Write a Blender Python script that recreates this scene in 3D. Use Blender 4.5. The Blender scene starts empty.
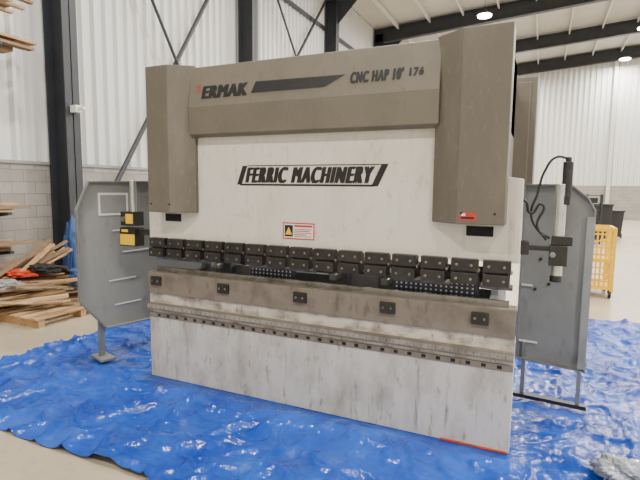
import bpy, bmesh, math, random
from mathutils import Matrix, Vector, noise
random.seed(7)
sc=bpy.context.scene
# ---------------------------------------------------------------- helpers
class MB:
    def __init__(s): s.v=[];s.f=[];s.m=[]
    def add(s,vs,fs,m=0):
        b=len(s.v); s.v+= [tuple(v) for v in vs]
        for f in fs: s.f.append([b+i for i in f]); s.m.append(m)
    def box(s,x0,x1,y0,y1,z0,z1,m=0,M=None):
        vs=[Vector((x,y,z)) for z in (z0,z1) for x,y in ((x0,y0),(x1,y0),(x1,y1),(x0,y1))]
        if M is not None: vs=[M@v for v in vs]
        s.add(vs,[(3,2,1,0),(4,5,6,7),(0,1,5,4),(1,2,6,5),(2,3,7,6),(3,0,4,7)],m)
    def prism(s,poly,off,m=0):
        n=len(poly); off=Vector(off); vs=[Vector(p) for p in poly]; vs+= [v+off for v in vs]
        s.add(vs,[tuple(range(n))[::-1],tuple(range(n,2*n))]+[(i,(i+1)%n,n+(i+1)%n,n+i) for i in range(n)],m)
    def cyl(s,p0,p1,r,m=0,seg=14,r1=None):
        p0=Vector(p0);p1=Vector(p1);d=(p1-p0).normalized(); r1=r if r1 is None else r1
        a=d.orthogonal().normalized(); b=d.cross(a)
        vs=[]
        for p,rr in ((p0,r),(p1,r1)):
            for i in range(seg):
                t=2*math.pi*i/seg; vs.append(p+a*math.cos(t)*rr+b*math.sin(t)*rr)
        s.add(vs,[tuple(range(seg))[::-1],tuple(range(seg,2*seg))]+[(i,(i+1)%seg,seg+(i+1)%seg,seg+i) for i in range(seg)],m)
    def build(s,name,mats,parent=None,bevel=0,smooth=False,origin=None):
        me=bpy.data.meshes.new(name); o=Vector(origin) if origin else Vector((0,0,0))
        if parent is None and origin is None:
            xs=[v[0] for v in s.v];ys=[v[1] for v in s.v];zs=[v[2] for v in s.v]
            o=Vector(((min(xs)+max(xs))/2,(min(ys)+max(ys))/2,min(zs)))
        me.from_pydata([tuple(Vector(v)-o) for v in s.v],[],s.f)
        for m in mats: me.materials.append(m)
        me.polygons.foreach_set("material_index",s.m)
        bm=bmesh.new();bm.from_mesh(me);bmesh.ops.recalc_face_normals(bm,faces=bm.faces);bm.to_mesh(me);bm.free()
        ob=bpy.data.objects.new(name,me);sc.collection.objects.link(ob);ob.location=o
        if bevel:
            b=ob.modifiers.new("bevel","BEVEL");b.width=bevel;b.segments=2;b.limit_method='ANGLE'
        if smooth:
            me.polygons.foreach_set("use_smooth",[True]*len(me.polygons))
            try: me.set_sharp_from_angle(angle=math.radians(40))
            except Exception: pass
        if parent: attach(ob,parent)
        return ob
def attach(ob,parent):
    ob.parent=parent; ob.matrix_parent_inverse=Matrix.Translation(parent.location).inverted()
def empty(name,loc):
    e=bpy.data.objects.new(name,None);sc.collection.objects.link(e);e.location=loc;e.empty_display_size=.2;return e
def curve_tube(name,pts,r,mat,parent=None):
    c=bpy.data.curves.new(name,'CURVE');c.dimensions='3D';c.bevel_depth=r;c.bevel_resolution=3;c.resolution_u=8
    sp=c.splines.new('BEZIER');sp.bezier_points.add(len(pts)-1)
    for b,p in zip(sp.bezier_points,pts): b.co=p;b.handle_left_type=b.handle_right_type='AUTO'
    c.materials.append(mat);o=bpy.data.objects.new(name,c);sc.collection.objects.link(o)
    if parent: attach(o,parent)
    return o
# ---------------------------------------------------------------- materials
def newmat(name):
    m=bpy.data.materials.new(name);m.use_nodes=True;nt=m.node_tree
    return m,nt,nt.nodes["Principled BSDF"]
def mixc(nt,fac,a,b):
    n=nt.nodes.new("ShaderNodeMix");n.data_type='RGBA'
    if isinstance(fac,(int,float)): n.inputs[0].default_value=fac
    else: nt.links.new(fac,n.inputs[0])
    for k,v in ((6,a),(7,b)):
        if isinstance(v,tuple): n.inputs[k].default_value=(*v,1)
        else: nt.links.new(v,n.inputs[k])
    return n.outputs[2]
def noise_fac(nt,scale=(1,1,1),ns=5,detail=6,lo=.45,hi=.65,rough=.6):
    g=nt.nodes.new("ShaderNodeNewGeometry").outputs["Position"]
    mp=nt.nodes.new("ShaderNodeMapping");mp.inputs["Scale"].default_value=scale
    nt.links.new(g,mp.inputs[0])
    n=nt.nodes.new("ShaderNodeTexNoise");n.inputs["Scale"].default_value=ns;n.inputs["Detail"].default_value=detail;n.inputs["Roughness"].default_value=rough
    nt.links.new(mp.outputs[0],n.inputs["Vector"])
    r=nt.nodes.new("ShaderNodeMapRange");r.inputs[1].default_value=lo;r.inputs[2].default_value=hi
    nt.links.new(n.outputs[0],r.inputs[0])
    return r.outputs[0]
def mul(nt,a,b,op='MULTIPLY'):
    n=nt.nodes.new("ShaderNodeMath");n.operation=op;n.use_clamp=True
    for i,v in enumerate((a,b)):
        if isinstance(v,(int,float)): n.inputs[i].default_value=v
        else: nt.links.new(v,n.inputs[i])
    return n.outputs[0]
def paint(name,col,grime=None,amt=.5,rough=.5,metal=0,scale=(1,1,1),ns=5,lo=.45,hi=.7,bump=0,fine=None,drips=0):
    m,nt,b=newmat(name);b.inputs["Roughness"].default_value=rough;b.inputs["Metallic"].default_value=metal
    b.inputs["Base Color"].default_value=(*col,1)
    c=col
    if grime:
        f=mul(nt,noise_fac(nt,scale,ns,7,lo,hi),amt); c=mixc(nt,f,col,grime)
        if fine:
            f2=mul(nt,noise_fac(nt,(fine,fine,fine*.35),6,5,.58,.68),amt*.8); c=mixc(nt,f2,c,grime)
        if drips:
            f3=mul(nt,noise_fac(nt,(1,1,.10),20,3,.57,.74),noise_fac(nt,(1,1,1),1.8,4,.42,.62))
            c=mixc(nt,mul(nt,f3,drips),c,tuple(g*.7 for g in grime))
        nt.links.new(c,b.inputs["Base Color"])
    return m
def emis(name,col,s):
    m,nt,b=newmat(name);b.inputs["Base Color"].default_value=(*col,1);b.inputs["Emission Color"].default_value=(*col,1);b.inputs["Emission Strength"].default_value=s;return m

CREAM=(.67,.64,.555)
m_cream=paint("cream_ram_paint",CREAM,(.36,.30,.22),.5,.45,scale=(1,1,.6),ns=2.2,lo=.5,hi=.85,fine=4,drips=.4)
m_skirt=paint("stained_table_paint",(.58,.555,.495),(.24,.20,.14),.85,.55,scale=(1.6,1.6,.8),ns=3,lo=.44,hi=.80,fine=3,drips=.9)
m_band=paint("rusty_band_paint",(.58,.54,.46),(.15,.11,.07),.9,.6,scale=(1.5,1.5,2.5),ns=4,lo=.44,hi=.66,fine=4)
m_taupe=paint("taupe_cover_paint",(.150,.130,.098),(.10,.088,.066),.6,.5,ns=2,lo=.45,hi=.7,fine=6)
m_taupe2=paint("taupe_column_paint",(.118,.103,.078),(.22,.195,.155),.35,.5,scale=(1,1,.4),ns=3,lo=.5,hi=.75,fine=6)
m_strip=paint("brown_strip_paint",(.20,.168,.128),(.06,.048,.036),.65,.6,ns=4,lo=.48,hi=.72,fine=3,drips=.5)
m_rail=paint("ruler_rail",(.33,.305,.25),(.10,.08,.06),.8,.5,ns=8)
m_black=paint("black_steel",(.012,.011,.010),(.05,.042,.035),.5,.42,ns=12)
m_ink=paint("black_vinyl",(.008,.008,.009),rough=.5)
m_red=paint("red_vinyl",(.50,.03,.02),rough=.5)
m_whitev=paint("white_vinyl",(.75,.74,.7),rough=.5)
m_yel=paint("yellow_vinyl",(.85,.52,.01),rough=.5)
m_steel=paint("tool_steel",(.26,.25,.23),(.06,.05,.04),.7,.35,metal=.8,ns=9)
m_alu=paint("aluminium",(.62,.62,.60),(.35,.35,.34),.4,.3,metal=.85,ns=14)
m_guard=paint("grey_guard_sheet",(.27,.275,.26),(.15,.15,.14),.5,.5,ns=2,fine=3)
m_guardd=paint("grey_guard_rim",(.19,.195,.185),(.10,.10,.095),.5,.5,ns=3)
m_navy=paint("navy_perforated_panel",(.012,.018,.045),(.03,.04,.07),.5,.45,ns=10)
m_dot=paint("perforation_light",(.5,.52,.56),rough=.6)
m_hole=paint("dark_recess",(.006,.006,.006),rough=.8)
m_cable=paint("black_rubber",(.010,.010,.010),rough=.55)
m_orange=paint("red_orange_paint",(.50,.045,.015),(.22,.04,.02),.7,.5,ns=20)
m_shim=paint("worn_red_paint",(.36,.045,.02),(.12,.04,.02),.9,.6,ns=14)
m_beam=paint("dark_structural_steel",(.020,.023,.03),(.04,.04,.045),.5,.5,ns=3)
m_girder=paint("grey_structural_steel",(.03,.032,.035),(.06,.06,.06),.5,.5,ns=3)
m_clad=paint("white_cladding",(.60,.60,.59),(.47,.47,.45),.4,.45,scale=(1,1,.2),ns=1.5)
m_roof=paint("white_roof_liner",(.50,.49,.46),(.4,.39,.36),.4,.6,ns=1)
m_wood=paint("pine_wood",(.47,.29,.14),(.28,.16,.07),.7,.7,scale=(6,1,6),ns=4,lo=.4,hi=.65)
m_wood2=paint("weathered_wood",(.22,.14,.08),(.12,.075,.04),.7,.75,scale=(6,1,6),ns=4)
m_wood3=paint("pale_wood",(.56,.40,.23),(.40,.26,.13),.6,.7,scale=(6,1,6),ns=4)
m_cart=paint("yellow_cart_paint",(.85,.50,.01),(.55,.33,.02),.4,.45,ns=8)
m_bin=paint("black_plastic",(.014,.015,.017),rough=.5)
m_grey=paint("grey_plastic",(.25,.25,.25),rough=.5)
m_lamp=emis("lamp_glow",(1,.95,.86),30)
def block_mat(name,axis):
    m,nt,b=newmat(name);b.inputs["Roughness"].default_value=.85
    g=nt.nodes.new("ShaderNodeNewGeometry");sp=nt.nodes.new("ShaderNodeSeparateXYZ");nt.links.new(g.outputs["Position"],sp.inputs[0])
    cb=nt.nodes.new("ShaderNodeCombineXYZ");nt.links.new(sp.outputs[axis],cb.inputs[0]);nt.links.new(sp.outputs[2],cb.inputs[1])
    br=nt.nodes.new("ShaderNodeTexBrick");nt.links.new(cb.outputs[0],br.inputs["Vector"])
    br.inputs["Scale"].default_value=1;br.inputs["Brick Width"].default_value=.4;br.inputs["Row Height"].default_value=.2;br.inputs["Mortar Size"].default_value=.006
    br.inputs["Color1"].default_value=(.31,.29,.26,1);br.inputs["Color2"].default_value=(.25,.235,.21,1);br.inputs["Mortar"].default_value=(.17,.16,.145,1)
    c=mixc(nt,mul(nt,noise_fac(nt,(1,1,1),8,5,.4,.7),.35),br.outputs[0],(.19,.18,.16))
    nt.links.new(c,b.inputs["Base Color"])
    bp=nt.nodes.new("ShaderNodeBump");bp.inputs["Strength"].default_value=.5;bp.inputs["Distance"].default_value=.01;bp.invert=True
    nt.links.new(br.outputs[1],bp.inputs["Height"]);nt.links.new(bp.outputs[0],b.inputs["Normal"])
    return m
m_blkY=block_mat("concrete_block_y",1);m_blkX=block_mat("concrete_block_x",0)
m_floor,nt,b=newmat("concrete_floor")
c=mixc(nt,noise_fac(nt,(1,1,1),.7,8,.35,.7),(.44,.37,.27),(.34,.285,.205))
c=mixc(nt,mul(nt,noise_fac(nt,(1,1,1),9,6,.5,.75),.4),c,(.25,.2,.14))
nt.links.new(c,b.inputs["Base Color"]);b.inputs["Roughness"].default_value=.38
# tarp
m_tarp,nt,b=newmat("blue_poly_tarp")
c=mixc(nt,noise_fac(nt,(1,1,1),2.2,5,.35,.7),(.003,.036,.28),(.012,.09,.46))
c=mixc(nt,mul(nt,noise_fac(nt,(1,1,1),4,8,.60,.74),.3),c,(.25,.30,.40))
nt.links.new(c,b.inputs["Base Color"]);b.inputs["Roughness"].default_value=.22
bp=nt.nodes.new("ShaderNodeBump");bp.inputs["Strength"].default_value=.7;bp.inputs["Distance"].default_value=.03
f1=noise_fac(nt,(1,1.4,1),4.5,4,.2,.8,.55);nt.links.new(f1,bp.inputs["Height"]);nt.links.new(bp.outputs[0],b.inputs["Normal"])

# ---------------------------------------------------------------- room shell
XL,XR,YF,YB=-6.2,22.0,-10.0,31.6
EAVE=9.5;PITCH=.07
def roofz(x): return EAVE+PITCH*(x-XL)
o=MB();o.box(XL,XR,YF,YB,-.1,0);o.build("floor",[m_floor])
o=MB();o.prism([(XL,YF,roofz(XL)),(XR,YF,roofz(XR)),(XR,YF,roofz(XR)+.1),(XL,YF,roofz(XL)+.1)],(0,YB-YF,0));o.build("ceiling",[m_roof])
def corr(mb,a0,a1,fixed,z0,zf,axis,depth,m,period=.3):
    pr=[];a=a0
    while a<a1:
        pr+=[(a,0),(a+.04,depth),(a+.10,depth),(a+.14,0)];a+=period
    pr.append((a1,0));vs=[]
    for (t,d) in pr:
        t=min(t,a1)
        if axis=='Y': x,y=fixed+d,t
        else: x,y=t,fixed-d
        vs+=[(x,y,z0),(x,y,zf(x))]
    mb.add(vs,[(2*i,2*i+2,2*i+3,2*i+1) for i in range(len(pr)-1)],m)
BW=2.1
o=MB();o.box(XL-.2,XL,YF,YB,0,BW,0);o.box(XL-.2,XL-.12,YF,YB,BW,EAVE,1);o.box(XL-.1,XL+.03,YF,YB,BW,BW+.05,2);corr(o,YF,YB,XL-.08,BW,roofz,'Y',.07,1,.27)
o.build("wall_left",[m_blkY,m_clad,m_grey])
o=MB();o.box(XL,XR,YB,YB+.2,0,BW,0);o.prism([(XL,YB+.1,BW),(XR,YB+.1,BW),(XR,YB+.1,roofz(XR)),(XL,YB+.1,roofz(XL))],(0,.1,0),1);corr(o,XL,XR,YB+.08,BW,roofz,'X',.07,1)
o.build("wall_back",[m_blkX,m_clad])
o=MB();o.box(XR,XR+.2,YF,YB,0,roofz(XR));o.build("wall_right",[m_clad])
o=MB();o.prism([(XL,YF,0),(XR,YF,0),(XR,YF,roofz(XR)),(XL,YF,roofz(XL))],(0,-.2,0));o.build("wall_front",[m_clad])
for y in [-9,-3.2,2.6,8.4,14.2,20.0,25.8,31.3]:
    x0,x1=XL+.04,XL+.50
    o=MB()
    o.box(x0,x0+.025,y-.14,y+.14,0,EAVE-.05);o.box(x1-.025,x1,y-.14,y+.14,0,EAVE-.3);o.box(x0,x1,y-.01,y+.01,0,EAVE-.3)
    o.box(x0-.02,x1+.05,y-.18,y+.18,0,.03)
    o.build("steel_column",[m_beam])
    o=MB()
    for dz,t in ((-.75,.03),(-.12,.03)):
        o.prism([(x0,y-.14,roofz(x0)+dz),(XR,y-.14,roofz(XR)+dz),(XR,y-.14,roofz(XR)+dz+t),(x0,y-.14,roofz(x0)+dz+t)],(0,.28,0))
    o.prism([(x0,y-.01,roofz(x0)-.74),(XR,y-.01,roofz(XR)-.74),(XR,y-.01,roofz(XR)-.1),(x0,y-.01,roofz(x0)-.1)],(0,.02,0))
    o.prism([(x1,y-.01,roofz(x0)-.75),(x1+.9,y-.01,roofz(x0+.9)-.75),(x1,y-.01,roofz(x0)-1.6)],(0,.02,0))
    o.build("roof_rafter",[m_beam])
o=MB();x=XL+1.2
while x<XR:
    z=roofz(x)-.05;o.box(x-.03,x+.03,YF,YB,z-.2,z);x+=1.5
o.build("roof_purlins",[m_clad])
def brace(y0,y1,z0,z1):
    o=MB();k=.16/(y1-y0);y0+=.15;y1-=.15
    o.cyl((XL+.2,y0,z0),(XL+.2,y1,z1),.05,0,10);o.cyl((XL+.30,y0,z1),(XL+.30,y1,z0),.035,0,10);o.build("cross_brace",[m_beam])
brace(2.6,8.4,.3,8.6);brace(8.4,14.2,2.8,9.0);brace(20,25.8,.3,9)
o=MB();o.box(XL+.0,XL+.04,YF,YB,7.7,7.85);o.build("wall_girt",[m_beam])
for x in (-.5,5.35,11.2):
    o=MB();o.box(x-.1,x+.1,YB-.25,YB-.02,0,roofz(x)-.1);o.build("end_wall_post",[m_roof])
def lamp(x,y,power):
    z=roofz(x)-1.0
    e=empty("high_bay_light",(x,y,z));mb=MB()
    mb.cyl((x,y,z+.06),(x,y,z+.16),.30,0,20,.2);mb.cyl((x,y,z+.16),(x,y,z+.28),.08,0,12);mb.cyl((x,y,z+.28),(x,y,z+.76),.012,0,6)
    mb.build("housing",[m_girder],e)
    g=MB();g.cyl((x,y,z+.0),(x,y,z+.06),.28,0,20);g.build("lens",[m_lamp],e)
    L=bpy.data.lights.new("lamp_emitter",'AREA');L.shape='DISK';L.size=.5;L.energy=power;L.color=(1,.965,.895)
    lo=bpy.data.objects.new("lamp_emitter",L);sc.collection.objects.link(lo);lo.location=(x,y,z-.02);attach(lo,e)
for y in (-6,0,6.3,12.2,18.4,24.3,30.2):
    for x in (-.9,5.6,12.1,18.5):
        lamp(x,y,520 if y<8 else 640)
# ---------------------------------------------------------------- press brake
ZT,ZR,FB,FT=.98,1.28,2.155,2.717
W=1.55
pb=empty("press_brake",(0,.8,0))
o=MB();o.prism([(-W,.02,ZR),(W,.02,ZR),(W,.02,1.82),(1.40,.02,1.84),(1.40,.02,FB+.35),(-1.38,.02,FB+.35),(-1.38,.02,1.84),(-W,.02,1.82)],(0,.08,0),0)
o.build("ram",[m_cream],pb,.004)
o=MB();o.prism([(-1.02,-.02,FB),(-1.02,-.055,FB+.02),(-1.02,-.062,FB+.24),(-1.02,-.02,FT),(-1.02,.12,FT),(-1.02,.12,FB)],(2.04,0,0));
o.box(-1.38,1.40,.1,.5,FB,FT-.02)
o.build("upper_fascia",[m_taupe],pb,.006)
for sx,nm,xo in ((-1,"column_cover_left",1.40),(1,"column_cover_right",1.46)):
    o=MB();cz0,cz1=1.53,2.735
    o.prism([(sx*.99,-.015,cz0),(sx*1.17,-.14,cz0),(sx*xo,-.14,cz0),(sx*xo,.019,cz0),(sx*.99,.019,cz0)],(0,0,cz1-cz0),0)
    xi=xo-.03
    o.box(min(sx*.99,sx*xi),max(sx*.99,sx*xi),.10,.9,FB,cz1-.03,0)
    o.box(min(sx*(xi-.03),sx*xi),max(sx*(xi-.03),sx*xi),.019,.9,1.84,cz1-.03,0)
    o.build(nm,[m_taupe2],pb,.006)
o=MB()
for c in (-1.27,1.30):
    o.box(c-.085,c+.085,.012,.0195,1.445,1.51,0)
    for k in (-.1,.1): o.cyl((c+k,-.139,1.60),(c+k,-.144,1.60),.008,0,8)
o.build("bolt_recesses",[m_hole],pb)
for sx,nm in ((-1,"side_frame_left"),(1,"side_frame_right")):
    x=sx*1.37
    prof=[(.11,0),(1.6,0),(1.6,2.5),(1.3,2.66),(.11,2.66),(.11,1.75),(.55,1.65),(.62,1.3),(.55,.95),(.13,.9)]
    o=MB();o.prism([(x-.025,y,z) for y,z in prof],(.05,0,0));o.build(nm,[m_guardd],pb)
o=MB();o.box(-1.35,1.35,1.3,1.36,.15,1.05);o.box(-1.35,1.35,1.3,1.36,1.5,2.6);o.box(-1.36,1.36,.3,1.5,2.45,2.6);o.build("rear_cross_members",[m_guardd],pb)
o=MB();o.box(.9,1.58,1.15,1.75,1.74,2.68);o.box(.95,1.53,1.14,1.152,1.79,2.64);o.build("oil_tank_cabinet",[m_taupe],pb,.01)
o=MB()
for sx in (-1,1): o.cyl((sx*1.2,.32,1.5),(sx*1.2,.32,2.4),.12,0,24);o.cyl((sx*1.2,.32,1.3),(sx*1.2,.32,1.5),.06,0,16)
o.build("hydraulic_cylinders",[m_steel],pb,smooth=True)
o=MB();o.box(-W,W,.012,.12,.0,ZT-.02,0);o.box(-W+.0,W-.0,.0,.012,.005,.57,0)
o.build("table_apron",[m_skirt],pb,.003)
o=MB();o.box(-W,W,-.012,.135,.79,ZT,0);o.box(-W,W,-.006,.012,.565,.61,0);o.build("table_top_strip",[m_strip],pb,.003)
o=MB();o.box(-W,W,.002,.012,.70,.789,0);o.box(-W,W,.004,.012,.61,.64,0);o.build("stained_band",[m_band],pb)
o=MB();o.box(-W,W,-.03,.012,.64,.70,0);o.box(-W,W,-.034,-.03,.655,.685,1)
x=-W+.05
while x<W: o.box(x,x+.003,-.0355,-.034,.66,.68 ,2);x+=.05
o.build("ruler_rail",[m_strip,m_rail,m_ink],pb)
o=MB();x=-1.45
while x<1.5:
    o.box(x,x+.03,-.008,-.005,.578,.60);x+=.1
o.build("strip_slots",[m_hole],pb)
o=MB()
for x in (-1.45,-.72,0.0,.70,1.33):
    o.box(x-.055,x+.055,-.035,-.012,.865,.945,0)
    for k in (-.03,.03): o.cyl((x+k,-.044,.905),(x+k,-.035,.905),.010,1,10)
o.build("die_clamps",[m_black,m_steel],pb,.003)
o=MB();o.box(-1.5,1.5,.04,.10,ZT,ZT+.012,0);o.prism([(-1.5,.055,ZT+.012),(-1.5,.085,ZT+.012),(-1.5,.084,ZT+.04),(-1.5,.075,ZT+.03),(-1.5,.065,ZT+.03),(-1.5,.056,ZT+.04)],(3.0,0,0),0)
o.build("v_die",[m_steel],pb)
o=MB();n=15;p=2*1.52/n
for i in range(n):
    c=-1.52+p*(i+.5);w=p*.42
    o.box(c-w,c+w,-.035,.06,ZR-.065,ZR+.015,0)
    o.box(c-w*.96,c+w*.96,-.05,.05,ZR-.15,ZR-.075,0)
    o.box(c-w*.8,c+w*.8,-.02,.05,ZR-.075,ZR-.065,0)
    for k in (-.55,.55):
        o.cyl((c+w*k,-.045,ZR-.025),(c+w*k,-.035,ZR-.025),.010,1,8)
        o.cyl((c+w*k,-.058,ZR-.115),(c+w*k,-.05,ZR-.115),.010,1,8)
    o.box(c+w,c+w+.012,-.03,.03,ZR-.07,ZR-.05,1)
o.build("punch_clamps",[m_black,m_steel],pb,.003)
o=MB()
for i in range(n):
    c=-1.52+p*(i+.5);w=p*.5
    if i in (3,4,8,9,10,13): continue
    o.prism([(c-w,.055,ZR-.15),(c-w,.08,ZR-.15),(c-w,.08,ZR-.17),(c-w,.07,ZR-.19),(c-w,.066,ZR-.19),(c-w,.055,ZR-.17)],(2*w-.003,0,0))
o.build("punches",[m_steel],pb)
def perf(mb,x0,x1,y,z0,z1):
    mb.box(x0,x1,y,y+.008,z0,z1,0);nx=int((x1-x0)/.036);nz=int((z1-z0)/.03)
    for i in range(nx):
        for j in range(nz):
            cx=x0+.018+i*.036;cz=z0+.015+j*.03
            mb.cyl((cx,y-.0015,cz),(cx,y,cz),.0075,1,8)
o=MB();perf(o,-.55,-.12,.14,.90,1.14);perf(o,.70,1.30,.14,.90,1.14);o.build("perforated_guards",[m_navy,m_dot],pb)
o=MB();o.box(-1.33,1.33,.75,.83,.86,.95,1);o.box(-1.33,1.33,.95,1.0,.70,.78,1)
for x in (-1.1,.1,.55): 
    o.box(x-.09,x+.09,.50,.76,.92,1.06,1);o.box(x-.03,x+.03,.38,.52,.98,1.03,0)
o.box(.15,.6,.6,.7,.90,1.03,0);o.box(-1.3,-.75,.58,.68,.90,1.0,0)
o.build("back_gauge",[m_alu,m_guardd],pb,.004)
curve_tube("hose",[(-1.0,.45,1.25),(-.9,.4,1.12),(-.78,.42,1.05),(-.7,.5,1.2)],.012,m_cable,pb)
curve_tube("hose_b",[(.1,.45,1.27),(.2,.4,1.1),(.35,.42,1.06),(.5,.5,1.25)],.012,m_cable,pb)
D=.0195
o=MB();o.box(-.175,.10,D-.002,D,1.35,1.48,1);o.box(-.165,.09,D-.0025,D-.002,1.36,1.47,0)
o.box(-.158,-.085,D-.003,D-.0025,1.37,1.46,3)
o.prism([(-.152,D-.004,1.385),(-.092,D-.004,1.385),(-.122,D-.004,1.445)],(0,.001,0),2)
o.box(-.075,.083,D-.003,D-.0025,1.447,1.463,1)
for i,(a,b_) in enumerate(((-.075,.08),(-.075,.06),(-.075,.075),(-.075,.03),(-.075,.07))): o.box(a,b_,D-.003,D-.0025,1.433-i*.014-.006,1.433-i*.014,3 if i%2 else 1)
o.build("safety_label",[m_whitev,m_red,m_yel,m_ink],pb)
o=MB();o.box(1.19,1.29,-.142,-.14,1.555,1.605,0);o.box(1.20,1.28,-.143,-.142,1.565,1.578,1);o.box(1.20,1.225,-.143,-.142,1.583,1.60,2);o.build("warning_label",[m_red,m_ink,m_whitev],pb)
def text(name,body,x0,x1,y,z,h,mat,shear=0,sp=1.0,tilt=0,ext=.001,bold=0,nb=4):
    for i in range(nb if bold else 1):
        c=bpy.data.curves.new(name,'FONT');c.body=body;c.size=1;c.shear=shear;c.extrude=ext;c.space_character=sp;c.align_x='LEFT';c.align_y='BOTTOM_BASELINE'
        c.materials.append(mat);ob=bpy.data.objects.new(name,c);sc.collection.objects.link(ob)
        bpy.context.view_layer.update();w=ob.dimensions.x
        sy=h/.70;sx=(x1-x0-bold)/w
        ob.rotation_euler=(math.pi/2+tilt,0,0);ob.scale=(sx,sy,1);ob.location=(x0+bold*i/max(1,nb-1),y-.0001*i,z-h/2+(.005 if bold and i%2 else 0))
        attach(ob,pb)
kk=.042/(FT-FB-.24);tl=-math.atan(kk)
def fy(z): return -.062+kk*(z-FB-.24)-.0015
text("lettering_maker","ERMAK",-.90,-.46,fy(2.455),2.505,.098,m_ink,.15,1.16,tl,bold=.024)
o=MB();z0,z1=2.47,2.555
o.prism([(-.42,fy(z0)-.001,z0),(.20,fy(z0)-.001,z0),(.36,fy(z1)-.001,z1-.01),(-.38,fy(z1)-.001,z1)],(0,-.001,0),0)
o.box(-.93,-.915,fy(2.53)-.002,fy(2.53),2.5,2.57,1)
o.build("stripe",[m_ink,m_red],pb)
text("lettering_series","CNC HAP 10'",.39,.775,fy(2.48),2.515,.075,m_ink,.1,1.22,tl,bold=.012)
text("lettering_size","176",.80,.90,fy(2.49),2.52,.05,m_ink,.1,1.2,tl,bold=.008)
zc=1.845
text("lettering_type","FERRIC MACHINERY",-.53,.565,D-.002,zc,.12,m_ink,.38,1.28,bold=.024)
o=MB()
def pp(a,b,c,d,z0,z1): o.prism([(a,D-.002,z0),(b,D-.002,z0),(c,D-.002,z1),(d,D-.002,z1)],(0,-.001,0))
pp(-.60,-.555,-.50,-.545,zc-.075,zc+.075)
pp(-.57,.56,.566,-.564,zc-.082,zc-.068)
pp(.545,.595,.67,.62,zc-.08,zc+.078)
pp(-.50,.62,.627,-.495,zc+.072,zc+.078)
o.build("lettering_frame",[m_ink],pb)
o=MB();o.box(1.10,1.54,-.02,-.001,.006,.016);o.build("red_shim",[m_shim],pb)
o=MB();cx,cy=1.77,.16
o.cyl((cx,cy,1.20),(cx,cy,1.79),.034,0,24)
o.cyl((cx,cy,1.16),(cx,cy,1.20),.038,1,24)
o.cyl((cx+.03,cy,1.70),(cx+.03,cy,1.93),.030,1,20);o.cyl((cx+.03,cy,1.93),(cx+.03,cy,1.96),.018,1,12)
o.box(cx-.015,cx+.05,cy-.03,cy+.03,1.66,1.72,1)
o.box(cx-.05,cx+.055,cy-.06,cy+.05,1.27,1.40,1);o.box(cx-.04,cx+.08,cy-.045,cy+.04,1.40,1.46,1)
o.cyl((cx-.03,cy-.07,1.34),(cx-.03,cy-.06,1.34),.018,2,12)
o.box(1.54,cx-.04,cy-.03,cy+.01,1.36,1.39,1);o.box(1.54,1.60,cy-.05,cy+.03,1.33,1.42,1)
o.build("light_guard_right",[m_alu,m_black,m_steel],pb,.004,True)
curve_tube("sensor_cable",[(cx+.03,cy,1.95),(cx-.04,cy,1.96),(cx-.10,cy,1.88),(cx-.14,cy,1.72),(cx-.17,cy,1.60),(cx-.13,cy,1.50),(cx-.05,cy,1.44)],.008,m_cable,pb)
curve_tube("sensor_cable_b",[(1.48,.1,1.67),(1.56,.12,1.68),(1.60,.14,1.60),(1.66,.14,1.66),(1.64,.14,1.52),(1.70,.14,1.43)],.008,m_cable,pb)
o=MB();cx=-1.84;cy=.1
o.box(cx-.085,cx+.085,cy-.06,cy+.06,1.38,1.51,0);o.box(cx-.095,cx+.095,cy-.065,cy+.05,1.19,1.36,0)
o.box(cx-.09,cx+.09,cy-.068,cy-.064,1.20,1.30,1);o.box(cx-.07,cx+.01,cy-.068,cy-.06,1.32,1.345,1);o.box(cx-.02,cx+.07,cy-.064,cy-.058,1.40,1.49,1)
o.box(cx+.07,-1.54,cy-.02,cy+.02,1.30,1.35,0);o.cyl((cx+.02,cy,1.5),(cx+.02,cy,1.80),.03,2,16)
o.cyl((cx-.04,cy-.08,1.44),(cx-.04,cy-.06,1.44),.025,3,12)
o.build("light_guard_left",[m_black,m_yel,m_alu,m_steel],pb,.004)
def guard(nm,A,B,poly,extra):
    A=Vector((*A,0));B=Vector((*B,0));d=(B-A).normalized();nrm=Vector((d.y,-d.x,0))
    e=empty(nm,((A+B)/2))
    P=lambda s,z,t=0:tuple(A+d*s+nrm*t+Vector((0,0,z)))
    o=MB();o.prism([P(s,z) for s,z in poly],-nrm*.004*1,0)
    n=len(poly)
    for i in range(n):
        (s0,z0),(s1,z1)=poly[i],poly[(i+1)%n]
        a=Vector((s0,z0));b_=Vector((s1,z1));q=(b_-a).normalized();cen=Vector((sum(p_[0] for p_ in poly)/n,sum(p_[1] for p_ in poly)/n))
        inn=Vector((-q.y,q.x)); 
        if (cen-a).dot(inn)<0: inn=-inn
        a2=a+inn*.012;b2=b_+inn*.012
        o.prism([P(a.x,a.y,0),P(b_.x,b_.y,0),P(b2.x,b2.y,0),P(a2.x,a2.y,0)],nrm*.045,1)
    extra(o,P,nrm,d);o.build("sheet_assembly",[m_guard,m_guardd,m_whitev,m_hole,m_black],e);return e
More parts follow.
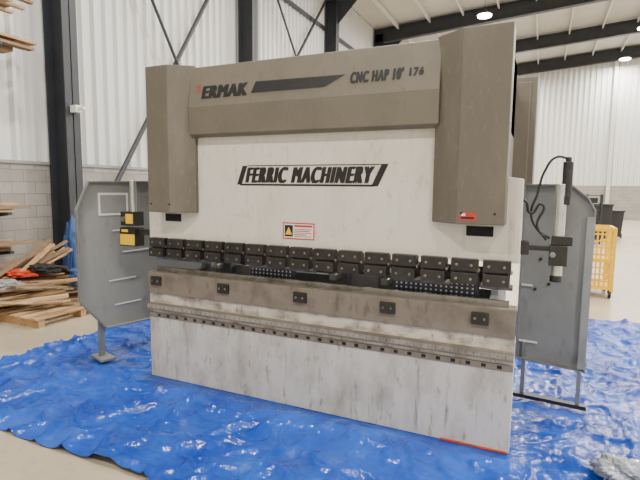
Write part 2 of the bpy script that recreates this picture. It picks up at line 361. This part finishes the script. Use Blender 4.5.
def exL(o,P,nrm,d):
    for z,s in ((.55,.35),(.80,.3),(1.08,.45),(1.3,.35),(.68,.75)):
        o.prism([P(s,z,.002),P(s+.28,z+.01,.002),P(s+.28,z+.022,.002),P(s,z+.012,.002)],nrm*.004,2)
    o.prism([P(.22,1.46,.002),P(.52,1.46,.002),P(.52,1.68,.002),P(.22,1.68,.002)],nrm*.002,2)
    o.prism([P(.24,1.48,.004),P(.50,1.48,.004),P(.50,1.66,.004),P(.24,1.66,.004)],nrm*.001,0)
    for s in (.2,1.1):
        o.prism([P(s,0.03,-.03),P(s+.05,0.03,-.03),P(s+.05,.6,-.03),P(s,.6,-.03)],-nrm*.04,1)
        o.prism([P(s-.05,0.03,.10),P(s+.10,0.03,.10),P(s+.10,.05,.10),P(s-.05,.05,.10)],-nrm*.25,1)
guard("side_guard_panel",(-2.30,-.15),(-1.84,1.35),[(0,.64),(.24,.34),(1.5,.34),(1.5,1.82),(.12,1.79),(0,1.52)],exL)
def exR(o,P,nrm,d):
    o.prism([P(.46,.03,.03),P(.49,.03,.03),P(.49,.5,.03),P(.46,.5,.03)],-nrm*.03,1)
    o.prism([P(.05,.03,.03),P(.08,.03,.03),P(.08,.5,.03),P(.05,.5,.03)],-nrm*.03,1)
    o.prism([P(.0,.03,.05),P(.54,.03,.05),P(.54,.06,.05),P(.0,.06,.05)],-nrm*.06,4)
    o.prism([P(.46,.36,0),P(.515,.36,0),P(.515,1.55,0),P(.46,1.55,0)],nrm*.06,0)
    for s,z in ((.12,.95),(.22,1.0),(.15,1.2)):
        o.cyl(P(s,z,0),P(s,z,.02),.012,4,8)
    o.prism([P(.02,.50,.01),P(.16,.50,.01),P(.16,.515,.01),P(.02,.515,.01)],nrm*.01,2)
    o.prism([P(.02,.97,.01),P(.10,.97,.01),P(.10,.985,.01),P(.02,.985,.01)],nrm*.01,2)
guard("side_guard_panel",(1.53,.98),(2.05,.93),[(0,.36),(.515,.33),(.515,1.60),(.46,1.70),(.34,1.80),(0,1.80)],exR)
# ---------------------------------------------------------------- tarp
NX,NY=560,370;x0,x1,y0,y1=-3.1,4.6,-1.25,4.15
me=bpy.data.meshes.new("blue_tarp");vs=[];fs=[]
N=lambda x,y,z: noise.noise(Vector((x,y,z)))
feet=[(-2.24,.05),(-1.97,.90),(1.75,.95)]
for j in range(NY+1):
    for i in range(NX+1):
        u=i/NX;v=j/NY;x=x0+(x1-x0)*u;y=y0+(y1-y0)*v
        ex=.05*N(y*1.3,3,0)+.02*N(y*6,3,0);ey=.05*N(x*1.1,7,0)+.02*N(x*5,9,0)
        wx=x+.3*N(x*.9,y*.9,5);wy=y+.3*N(x*.9,y*.9,9)
        r1=1-abs(N(wx*1.3,wy*1.1,1)*2.6);r2=1-abs(N(wx*2.6,wy*4.2,2)*2.6);r3=1-abs(N(wx*8,wy*7,4)*2.);r4=1-abs(N(wx*.9+wy*2,wy*1.4-wx*2.4,14)*3.0)
        h=.040*max(0,r1)**7+.026*max(0,r2)**4+.006*max(0,r3)**2+.036*max(0,r4)**7+.016*max(0,N(wx*.9,wy*.9,8))
        fold=max(0,1-abs(((x+y*.05)%.62)-.31)/.018)+max(0,1-abs(((y+x*.03)%.7)-.35)/.018);h+=.006*min(1,fold)
        dx=max(0,abs(x)-1.62);dy=max(0,max(-.06-y,y-1.5));dd=math.hypot(dx,dy)
        k=min(1,dd/.15)
        for fx,fy_ in feet: k=min(k,max(.1,(math.hypot((x-fx)*(.5 if fx>0 else 1),y-fy_)-.12)/.2))
        vs.append((x+ex ,y+ey,.004+min(.06,h)*k))
for j in range(NY):
    for i in range(NX):
        a=j*(NX+1)+i;fs.append((a,a+1,a+NX+2,a+NX+1))
me.from_pydata(vs,[],fs);me.materials.append(m_tarp);me.polygons.foreach_set("use_smooth",[True]*len(fs))
tp=bpy.data.objects.new("blue_tarp",me);sc.collection.objects.link(tp)
# ---------------------------------------------------------------- lumber
def blob(nm,mat,c,s,parent=None,sub=4,f1=2.4,a1=.45,f2=6,a2=.2):
    bm=bmesh.new();bmesh.ops.create_icosphere(bm,subdivisions=sub,radius=1)
    for v in bm.verts:
        n_=1+a1*noise.noise(v.co*f1+Vector(c));n_+=a2*noise.noise(v.co*f2)
        v.co=Vector((v.co.x*s[0]*n_,v.co.y*s[1]*n_,max(v.co.z*s[2]*n_,-c[2]+.002)))
    me=bpy.data.meshes.new(nm);bm.to_mesh(me);bm.free();me.materials.append(mat)
    ob=bpy.data.objects.new(nm,me);sc.collection.objects.link(ob);ob.location=(0,0,0) if parent else c
    if parent:
        for v in me.vertices: v.co=v.co+Vector(c)
        attach(ob,parent)
    return ob
e=empty("lumber_pile",(-4.7,1.2,0));o=MB()
for y in (.55,1.15,1.75): o.box(-5.6,-3.85,y-.04,y+.04,.0,.10,0)
for i in range(9):
    x=-5.6+i*.206;o.box(x,x+.11,.48,1.82,.10,.122,2 if i%2 else 0)
o.build("pallet",[m_wood,m_wood2,m_wood3],e)
o=MB()
for i in range(46):
    L=random.uniform(.5,1.4);w=random.uniform(.05,.14);t=random.choice((.02,.04))
    a=random.gauss(.9,.5);c=Vector((random.uniform(-5.3,-4.1),random.uniform(.6,1.6),.16+random.random()*.30*(1 if random.random()<.7 else .4)))
    M=Matrix.Translation(c)@Matrix.Rotation(a,4,'Z')@Matrix.Rotation(random.uniform(-.18,.18),4,'Y')
    o.box(-L/2,L/2,-w/2,w/2,-t/2,t/2,random.choice((0,1,1,2)),M)
for i in range(12):
    L=random.uniform(.8,1.2);w=random.uniform(.05,.1)
    c=Vector((random.uniform(-5.45,-4.9),random.uniform(1.2,1.5),.50+random.random()*.2))
    M=Matrix.Translation(c)@Matrix.Rotation(random.uniform(1.2,2.0),4,'Z')@Matrix.Rotation(random.uniform(-.5,-.25),4,'Y')
    o.box(-L/2,L/2,-w/2,w/2,-.015,.015,random.choice((0,1,1)),M)
o.build("boards",[m_wood,m_wood2,m_wood3],e)
m_sack=paint("blue_fabric",(.02,.06,.19),(.05,.09,.2),.5,.7,ns=6)
for nm,mat,c,s in (("orange_strap",m_orange,(-5.0,1.1,.50),(.32,.2,.05)),("orange_scrap",m_orange,(-5.3,.8,.44),(.25,.18,.05)),("blue_scrap",m_sack,(-4.35,1.60,.44),(.30,.20,.12)),("dark_scrap",m_cable,(-4.8,1.3,.55),(.35,.2,.06)),("grey_scrap",m_grey,(-4.8,.7,.42),(.25,.2,.06))):
    blob(nm,mat,c,s,e)
blob("blue_sack",m_sack,(-5.36,2.22,.58),(.15,.15,.60),None,4,2.0,.3,5,.15)
e=empty("lumber_rack",(-5.85,.3,0));o=MB()
for y in (-1.2,.0,1.2):
    o.box(-6.10,-6.02,y-.05,y+.05,0,5.2,0)
    for z in (.78,1.35,3.75,4.35): o.prism([(-6.02,y-.03,z-.12),(-5.35,y-.03,z-.04),(-5.35,y-.03,z),(-6.02,y-.03,z)],(0,.06,0),0)
o.build("cantilever_arms",[m_beam],e)
o=MB()
for z in (.78,1.35,3.75,4.35):
    zz=z
    for lay in range(3):
        x=-6.0
        while x<-5.45:
            w=random.choice((.09,.14,.19))
            if random.random()<.75: o.box(x,x+w-.01,-1.6+random.uniform(-.3,.3),(1.55 if z>3 else 1.35)+random.uniform(-.3,.25),zz,zz+.038,random.choice((0,1,2,1)))
            x+=w
        zz+=.045
o.build("stacked_boards",[m_wood,m_wood2,m_wood3],e)
o=MB();o.box(-5.70,-5.55,2.54,2.66,2.98,3.10,0);o.box(-5.55,-5.42,2.57,2.63,3.02,3.07,0);o.build("junction_box",[m_whitev],None,.005)
# ---------------------------------------------------------------- yellow cart
cx,cy=2.53,6.1
e=empty("yellow_cart",(cx,cy,0));o=MB()
for dx in (-.24,.24):
    for dy in (-.35,.35): o.box(cx+dx-.025,cx+dx+.025,cy+dy-.025,cy+dy+.025,.12,1.16)
for z in (.17,.62,1.13):
    o.box(cx-.26,cx+.26,cy-.37,cy-.33,z-.03,z+.03);o.box(cx-.26,cx+.26,cy+.33,cy+.37,z-.03,z+.03)
    o.box(cx-.26,cx-.22,cy-.37,cy+.37,z-.03,z+.03);o.box(cx+.22,cx+.26,cy-.37,cy+.37,z-.03,z+.03)
o.box(cx-.24,cx+.24,cy-.35,cy+.35,.17,.19);o.box(cx-.24,cx+.24,cy-.35,cy+.35,.60,.62)
for i in range(7):
    x=cx-.2+i*.066;o.cyl((x,cy-.35,.2),(x,cy-.35,1.12),.013,0,6);o.cyl((x,cy+.35,.2),(x,cy+.35,1.12),.013,0,6)
for i in range(8):
    z=.28+i*.11;o.cyl((cx-.24,cy-.35,z),(cx+.24,cy-.35,z),.013,0,6);o.cyl((cx-.24,cy-.35,z),(cx-.24,cy+.35,z),.013,0,6)
o.build("welded_frame",[m_cart],e)
o=MB()
for dx in (-.22,.22):
    for dy in (-.33,.33): o.cyl((cx+dx-.02,cy+dy,.06),(cx+dx+.02,cy+dy,.06),.06,0,16);o.box(cx+dx-.03,cx+dx+.03,cy+dy-.02,cy+dy+.02,.08,.14,0)
o.build("casters",[m_cable],e)
def bin_(x,y,h):
    o=MB();a=.28
    b0=[(x-a*.8,y-a*.8,.08),(x+a*.8,y-a*.8,.08),(x+a*.8,y+a*.8,.08),(x-a*.8,y+a*.8,.08)];t0=[(x-a,y-a,h),(x+a,y-a,h),(x+a,y+a,h),(x-a,y+a,h)]
    o.prism(b0,(0,0,.02))
    o.add(b0+t0,[(0,1,5,4),(1,2,6,5),(2,3,7,6),(3,0,4,7),(4,5,6,7)])
    o.box(x-a-.03,x+a+.03,y-a-.05,y+a+.03,h,h+.06);o.cyl((x-.3,y+a,h+.02),(x+.3,y+a,h+.02),.02)
    for s in (-1,1): o.cyl((x+s*.26,y+.2,.1),(x+s*.31,y+.2,.1),.1,0,16)
    o.build("waste_bin",[m_bin],None,.01)
bin_(3.65,16.5,1.25);bin_(4.15,17.6,1.0)
# dark tool rack with shelves
e=empty("tool_rack",(3.3,15.2,0));o=MB()
x,y=3.25,15.2
for dx in (-.22,.22):
    for dy in (-.2,.2): o.box(x+dx-.025,x+dx+.025,y+dy-.025,y+dy+.025,0,1.65)
for z in (.15,.55,.95,1.35,1.6): o.box(x-.24,x+.24,y-.22,y+.22,z,z+.03)
for z,a,b_,h in ((.18,-.18,.15,.28),(.58,-.2,.05,.25),(.98,-.1,.2,.3),(1.38,-.2,.1,.15)): o.box(x+a,x+b_,y-.15,y+.15,z,z+h)
o.build("rack_frame",[m_bin],e)
o=MB()
for k in range(3):
    z=.12+k*.45;x=7.3;y=19
    o.box(x-.6,x+.6,y-.5,y+.5,z,z+.4)
    for i in (-.5,0,.5): o.box(x+i-.05,x+i+.05,y-.52,y+.52,z-.1,z)
o.build("crate_stack",[m_grey],None,.01)
bm=bmesh.new();bmesh.ops.create_icosphere(bm,subdivisions=5,radius=1)
for v in bm.verts:
    n_=1+.5*noise.noise(v.co*1.8)+.3*(1-abs(noise.noise(v.co*5)*2.2))-.15
    v.co=Vector((v.co.x*.15*n_,v.co.y*.12*n_,v.co.z*.05*n_+.055))
m_bag,nt,b=newmat("clear_plastic_film");b.inputs["Base Color"].default_value=(.42,.46,.52,1);b.inputs["Roughness"].default_value=.15;b.inputs["Transmission Weight"].default_value=.4
me=bpy.data.meshes.new("plastic_wrap");bm.to_mesh(me);bm.free();me.materials.append(m_bag);me.polygons.foreach_set("use_smooth",[True]*len(me.polygons));ob=bpy.data.objects.new("plastic_wrap",me);sc.collection.objects.link(ob);ob.location=(2.20,-.04,.03)
# ---------------------------------------------------------------- world + camera
w=bpy.data.worlds.new("world");sc.world=w;w.use_nodes=True;w.node_tree.nodes["Background"].inputs[0].default_value=(.6,.6,.6,1);w.node_tree.nodes["Background"].inputs[1].default_value=.3
cd=bpy.data.cameras.new("camera");cam=bpy.data.objects.new("camera",cd);sc.collection.objects.link(cam)
cd.sensor_fit='HORIZONTAL';cd.sensor_width=36;cd.lens=481.7*36/640;cd.clip_start=.05;cd.clip_end=200
cam.matrix_world=Matrix.Translation((1.658,-3.286,1.747))@Matrix.Rotation(.429,4,'Z')@Matrix.Rotation(math.pi/2-.107,4,'X')@Matrix.Rotation(.011,4,'Z')
sc.camera=cam
